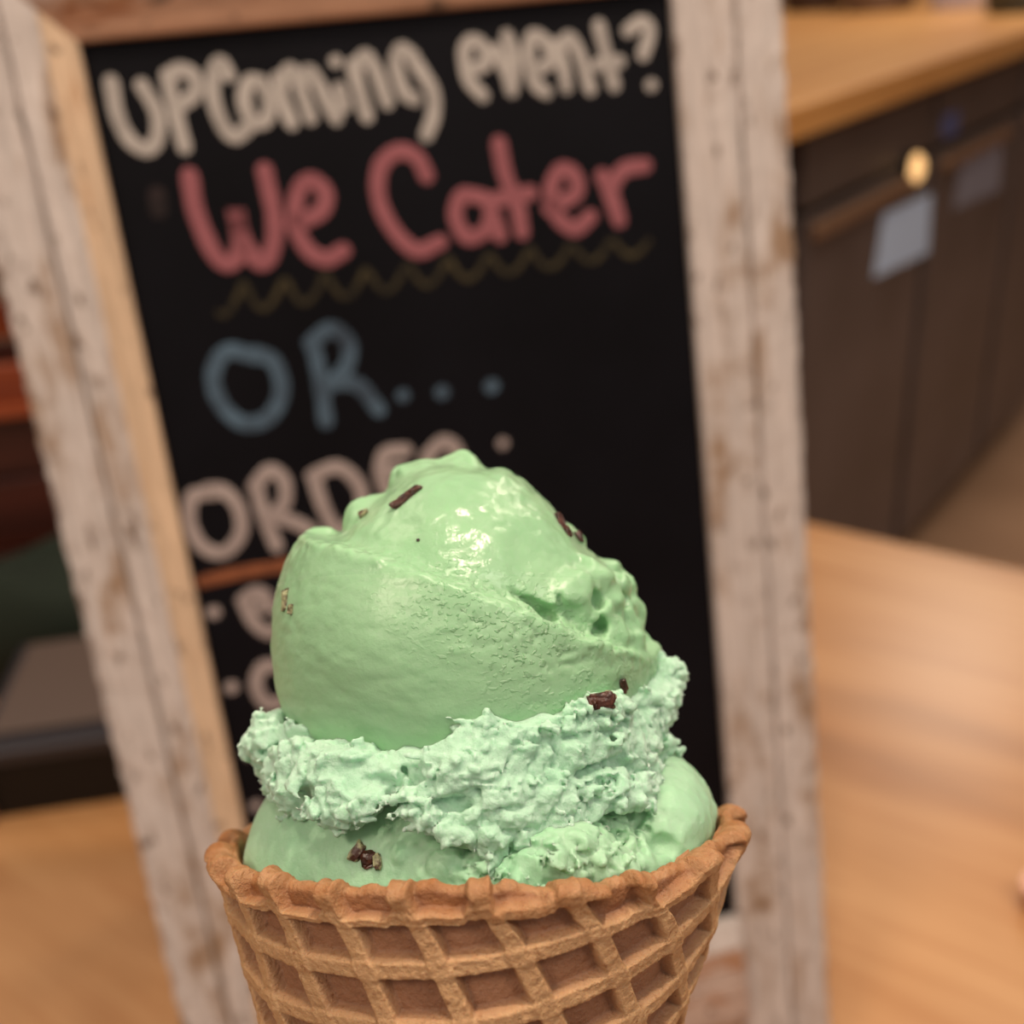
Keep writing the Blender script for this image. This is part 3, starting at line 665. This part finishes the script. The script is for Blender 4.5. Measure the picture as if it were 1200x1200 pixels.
# ---- lower scoop inside the cone
low_c = pl(556, 1022, 0); rgt = pl(760, 962, 2)
def f_lcore(p):
    r = ell(p, low_c, np.array([31.9, 26.4, 24.0]))
    r = smin(r, ell(p, rgt, np.array([9.2, 19, 10.5])), 1.6)
    return r
clump = [(surf(f_lcore, u, v, ps), r) for u, v, ps, r in ((668, 1000, 0.0, 3.4), (645, 1012, 0.0, 3.6), (690, 1012, 0.2, 3.4), (620, 1022, 0.2, 3.4), (720, 1018, 0.0, 3.1), (676, 984, 0, 2.2), (590, 1032, 0.8, 2.8), (748, 1018, 0.8, 2.8), (770, 1014, 0.8, 2.2), (560, 1034, 0.8, 2.4), (520, 1012, 1.2, 2.0), (472, 1001, 0.5, 0.9), (700, 1000, 0.9, 2.4), (676, 986, 0.8, 2.0))]
cav = [(surf(f_lcore, u, v, ps), r) for u, v, ps, r in ((775, 990, 0, 1.3), (766, 990, 0, 1.1), (784, 990, 0, 1.1), (731, 958, 0, 0.8), (742, 955, 0.2, 0.8), (750, 968, 0.2, 0.7), (722, 962, 0, 0.8), (714, 951, 0, 0.8), (739, 986, 0, 0.6), (748, 988, 0, 0.6), (729, 985, 0, 0.7), (712, 968, 0, 0.7), (760, 975, 0.2, 0.6), (704, 958, 0, 0.8), (723, 972, 0, 0.5), (733, 947, 0, 0.6), (742, 1002, 0, 0.7), (724, 948, 0.2, 0.5))]
def f_low(p):
    r = f_lcore(p)
    for c, q in clump: r = smin(r, np.linalg.norm(p - c, axis=1) - q, 1.3)
    for c, q in cav: r = smax(r, -(np.linalg.norm(p - c, axis=1) - q), 0.5)
    # stay inside the cone wall
    rc_ = np.hypot(p[:, 0], p[:, 1]); wall = (rc_ - (p[:, 2] * math.tan(AL) - 2.0)) * math.cos(AL)
    return smax(r, wall, 0.8)
xm0, xm1 = pl(500, 1000, -28)[0], pl(580, 1000, -28)[0]; xr0 = pl(760, 1000, -20)[0]
def d_low(p):
    ro = sst(p[:, 0], xm0, xm1); cl = ro * (1 - sst(p[:, 2], pl(650, 985, -28)[2], pl(650, 965, -28)[2])) * (1 - sst(p[:, 0], xr0 - 3, xr0 + 2))
    q = p + np.stack([fbm(p, 0.25, 2, 181), fbm(p, 0.25, 2, 182), fbm(p, 0.25, 2, 183)], 1) * 0.8
    r = fbm(p, 0.07, 2, 120) * 0.5 + ro * fbm(q, 0.35, 2, 130) * 0.35
    r += cl * (-np.abs(fbm(q, 0.5, 3, 140)) * 1.5 + 0.4)
    r += (1 - ro) * sst(p[:, 0], xm0 - 8, xm0) * (-np.abs(fbm(q, 0.45, 2, 141)) * 0.5)
    pit = np.exp(-np.sum(((p - pl(745, 972, -20)) / np.array([6, 9, 4])) ** 2, 1)); r += pit * sst(fbm(p, 0.7, 2, 150), 0.0, 0.6) * 0.9
    return r
lo = np.array([low_c[0] - 35, -35, ZR - 20]); hi = np.array([low_c[0] + 37, 35, pl(560, 850, 0)[2]])
V, Q = iso(f_low, lo, hi, 0.36, 3.5, d_low); V, Q = drop_bits(V, Q)
lows = np_mesh('lower_scoop', V, Q, m_low.m, cone); lows['label'] = 'lower scoop filling the cone'; bvh_low = BVHTree.FromPolygons([tuple(x) for x in V], Q.tolist())

# ---- chocolate bits pressed into the ice cream
m_choc = Mat('chocolate', (62, 32, 22), 0.3); m_choc.set('Base Color', m_choc.ramp(m_choc.noise(900, 3), [(0.35, (44, 20, 14)), (0.7, (92, 52, 38))])).bump(m_choc.noise(1500, 3), 0.6, 0.0003)
m_choc2 = Mat('chocolate_frosted', (120, 92, 70), 0.45); m_choc2.set('Base Color', m_choc2.ramp(m_choc2.noise(1100, 4), [(0.42, (70, 38, 28)), (0.62, (170, 170, 130))])).bump(m_choc2.noise(1500, 3), 0.6, 0.0003)
cam_l = -tip; cam_l = Vector((cam_l @ axc, cam_l @ ayc, cam_l @ azc))
def chip(u, v, a, b, rot, depth=0.25, mat=None, seed=0, thick=0.8):
    k = ray(u, v); d = Vector((k @ axc, k @ ayc, k @ azc)).normalized(); best = None
    for bv in (bvh_top, bvh_sk, bvh_low):
        h = bv.ray_cast(cam_l, d)
        if h[0] is not None and (best is None or h[3] < best[3]): best = h
    if best is None: return
    loc, nrm = best[0], best[1].lerp(-d, 0.3).normalized(); random.seed(seed + 5); bm = bmesh.new()
    bmesh.ops.create_icosphere(bm, subdivisions=3, radius=1)
    xa = Vector((1, 0, 0)); xa = (xa - nrm * xa.dot(nrm)).normalized(); za = nrm.cross(xa) * -1
    if za.z < 0: za = -za
    c, s = math.cos(math.radians(rot)), math.sin(math.radians(rot)); e1_, e2_ = xa * c + za * s, za * c - xa * s
    off = loc - nrm * depth
    for vt in bm.verts:
        n_ = 1 + 0.35 * noise.noise(vt.co * 1.3 + Vector((seed * 3.1, 0, 0))) + 0.2 * noise.noise(vt.co * 3.1 + Vector((seed, 5, 0)))
        q = [math.copysign(abs(x) ** 0.55, x) for x in vt.co]
        vt.co = (off + (e1_ * q[0] * a + e2_ * q[1] * b + nrm * q[2] * thick) * n_) / 1000
    return bm_obj('chocolate_chip', bm, (mat or m_choc).m, cone)
PX = 0.1
chip(477, 583, 2.4, 0.75, 30, 0.3, seed=1); chip(488, 575, 1.0, 0.5, 20, 0.2, seed=2); chip(427, 603, 0.8, 0.6, 20, 0.1, m_choc2, 3)
chip(656, 612, 0.7, 1.5, 25, 0.25, seed=4); chip(664, 624, 0.6, 0.9, 30, 0.2, seed=5); chip(678, 630, 0.6, 0.9, 35, 0.2, seed=6)
chip(705, 822, 1.7, 1.1, 10, 0.2, seed=7); chip(697, 826, 0.7, 0.7, 0, 0.0, seed=8); chip(714, 818, 0.7, 0.6, 0, -0.1, m_choc2, 9); chip(729, 803, 0.45, 1.0, 20, 0.2, seed=10)
chip(420, 998, 0.8, 1.3, -30, 0.2, m_choc2, 11); chip(432, 1008, 1.0, 1.1, 10, 0.3, m_choc, 12); chip(443, 1010, 0.5, 0.9, 10, 0.2, m_choc2, 13)
chip(335, 703, 0.45, 1.5, 0, 0.25, m_choc2, 14); chip(342, 714, 0.35, 0.7, 0, 0.2, m_choc2, 15); chip(490, 633, 0.22, 0.22, 0, 0.05, seed=16, thick=0.3)

# ---- waffle cone
NA, NS = 1500, 460; sB, sA = 7.0, 8.2
ph = np.linspace(-math.pi, math.pi, NA, endpoint=False)       # 0 = towards the camera, positive to the right
phg, kk = np.meshgrid(ph, np.linspace(0, 1, NS), indexing='ij')
sl = 1.2 + (S0 - 1.2) * kk
def per(x, P_): return (x + P_ / 2) % P_ - P_ / 2
def ribs(phi, s):
    X, Y = s * np.sin(phi * math.sin(AL)), s * np.cos(phi * math.sin(AL))
    w1 = 0.16 * np.sin(X * 0.23 + 1) + 0.12 * np.sin(Y * 0.31)
    a1, b1 = math.radians(24), math.radians(9)
    dA = per(X * math.cos(a1) + Y * math.sin(a1) - A_OFF + w1, sA); dB = per(-X * math.sin(b1) + Y * math.cos(b1) - B_OFF + w1 * 0.6, sB)
    pr = lambda d, w: 1 - sst(np.abs(d), w * 0.62, w)
    return pr(dA, 1.5), pr(dB, 1.45), dA, dB
def devel(u, v):                                              # pixel -> developed coordinates on the cone front
    k = ray(u, v); d = np.array([k @ axc, k @ ayc, k @ azc]); o = np.array(cam_l); t2 = math.tan(AL) ** 2
    A = d[0] ** 2 + d[1] ** 2 - t2 * d[2] ** 2; B = 2 * (o[0] * d[0] + o[1] * d[1] - t2 * o[2] * d[2]); Cc = o[0] ** 2 + o[1] ** 2 - t2 * o[2] ** 2
    q = o + d * ((-B - math.sqrt(max(0, B * B - 4 * A * Cc))) / (2 * A)); phi = math.atan2(q[0], -q[1]); s = q[2] / math.cos(AL)
    return s * math.sin(phi * math.sin(AL)), s * math.cos(phi * math.sin(AL))
X_, Y_ = devel(519, 1130); A_OFF = X_ * math.cos(math.radians(24)) + Y_ * math.sin(math.radians(24))
X_, Y_ = devel(430, 1129); B_OFF = -X_ * math.sin(math.radians(9)) + Y_ * math.cos(math.radians(9))
ra, rb, dA, dB = ribs(phg, sl)
rib = np.maximum(ra, rb) + 0.12 * ra * rb
def cyl(scale_phi, scale_s, seed): return fbm(np.stack([np.sin(phg) * scale_phi, np.cos(phg) * scale_phi, sl * scale_s], -1).reshape(-1, 3), 1.0, 3, seed).reshape(phg.shape)
big, med, fine = cyl(2.2, 0.06, 200), cyl(14, 0.4, 210), cyl(52, 1.45, 220)
outr = rib * 1.7 + big * 0.3 + med * 0.09 + fine * 0.05 * (0.4 + rib)
# the rim: uneven height, swelling lumps where ribs run out
ra_r, rb_r, _, _ = ribs(ph, np.full(NA, S0)); lump = np.maximum(ra_r, 0.5 * rb_r)
rimh = 1.2 * lump + 1.1 * sst(np.sin(ph - 0.35), 0.3, 1.0) * 1.6 + 0.6 * np.sin(ph * 3 + 1) + 0.5 * fbm(np.stack([np.sin(ph) * 9, np.cos(ph) * 9, ph * 0], 1), 1.0, 3, 230)
rimh -= 2.5 * (1 - sst(np.sin(ph), 0.55, 1.0)) + 0.6 * sst(-np.sin(ph), 0.5, 1.0)
nearrim = sst(kk, 0.93, 1.0)
sl = sl + rimh[:, None] * nearrim
outr += sst(kk, 0.962, 0.985) * 0.3 + sst(kk, 0.975, 1.0) * (0.45 * lump[:, None] - 0.1)
rad = sl * math.sin(AL) + outr * math.cos(AL) * sst(kk, 0, 0.04); zz = sl * math.cos(AL) - outr * math.sin(AL)
ov = lambda r_, z_: np.stack([r_ * np.sin(phg[:, :r_.shape[1]]), -r_ * np.cos(phg[:, :r_.shape[1]]), z_], -1)
rows = [ov(rad, zz)]
# rounded lip and inner wall
r_e, z_e = rad[:, -1], zz[:, -1]; thick = 2.4
in_r = sl[:, -1] * math.sin(AL) - 1.7; jit = 0.25 * fbm(np.stack([np.sin(ph) * 30, np.cos(ph) * 30, ph * 0], 1), 1.0, 2, 240)
lipr, lipz = [], []
for k in range(1, 9):
    a = math.pi * k / 9; m_ = (r_e + in_r) / 2; hw = (r_e - in_r) / 2
    lipr.append(m_ + hw * math.cos(a)); lipz.append(z_e + (1.0 + jit + 0.35 * lump) * math.sin(a) * 1.1)
for k in range(24):
    t = (k / 23) ** 1.2; s_ = sl[:, -1] * (1 - t) + 12 * t; lipr.append(np.maximum(s_ * math.sin(AL) - 1.7, 0.3)); lipz.append(s_ * math.cos(AL))
lr, lz = np.stack(lipr, 1), np.stack(lipz, 1)
P3 = np.concatenate([rows[0], np.stack([lr * np.sin(ph)[:, None], -lr * np.cos(ph)[:, None], lz], -1)], 1)
n2_ = P3.shape[1]; Vc = P3.reshape(-1, 3); I, J = np.meshgrid(np.arange(NA), np.arange(n2_ - 1), indexing='ij'); I2 = (I + 1) % NA
Qc = np.stack([I * n2_ + J, I2 * n2_ + J, I2 * n2_ + J + 1, I * n2_ + J + 1], -1).reshape(-1, 4)
Vc = np.vstack([Vc, [[0, 0, 0.2]]])
m_waf = Mat('waffle', (196, 138, 88), 0.55, 0.4)
at = m_waf.t.nodes.new('ShaderNodeAttribute'); at.attribute_name = 'rib'; at2 = m_waf.t.nodes.new('ShaderNodeAttribute'); at2.attribute_name = 'toast'
nz1 = m_waf.noise(150, 5, 0.65); nz2 = m_waf.noise(1200, 4, 0.7)
cell = m_waf.ramp(nz1, [(0.3, (146, 102, 76)), (0.7, (160, 114, 84))]); ribc = m_waf.ramp(nz1, [(0.3, (184, 142, 102)), (0.7, (198, 157, 115))])
col = m_waf.mix(at.outputs['Fac'], cell, ribc)
to = m_waf.math('MULTIPLY', at2.outputs['Fac'], m_waf.g(m_waf.noise(260, 4, 0.65), 0.25, 0.7)); col = m_waf.mix(to, col, (152, 98, 54))
col = m_waf.mix(m_waf.g(nz2, 0.58, 0.72), col, (140, 90, 56)); m_waf.set('Base Color', col)
m_waf.b.inputs['Subsurface Weight'].default_value = 0.25; m_waf.b.inputs['Subsurface Scale'].default_value = 0.0012; m_waf.b.inputs['Subsurface Radius'].default_value = (1, 0.5, 0.25)
m_waf.bump(nz2, 0.7, 0.0005).bump(m_waf.noise(420, 4, 0.65), 0.6, 0.0008)
wc = np_mesh('waffle_cone', Vc, Qc, m_waf.m, cone); wc['label'] = 'golden waffle cone with raised ribs'
ribv = np.concatenate([rib, np.full((NA, n2_ - NS), 0.75)], 1).reshape(-1); tv = np.concatenate([sst(kk, 0.955, 0.995) * 0.85, np.full((NA, n2_ - NS), 0.95)], 1).reshape(-1)
for nm, arr in (('rib', ribv), ('toast', tv)):
    a = wc.data.attributes.new(nm, 'FLOAT', 'POINT'); a.data.foreach_set('value', np.append(arr, 0).astype(np.float32))
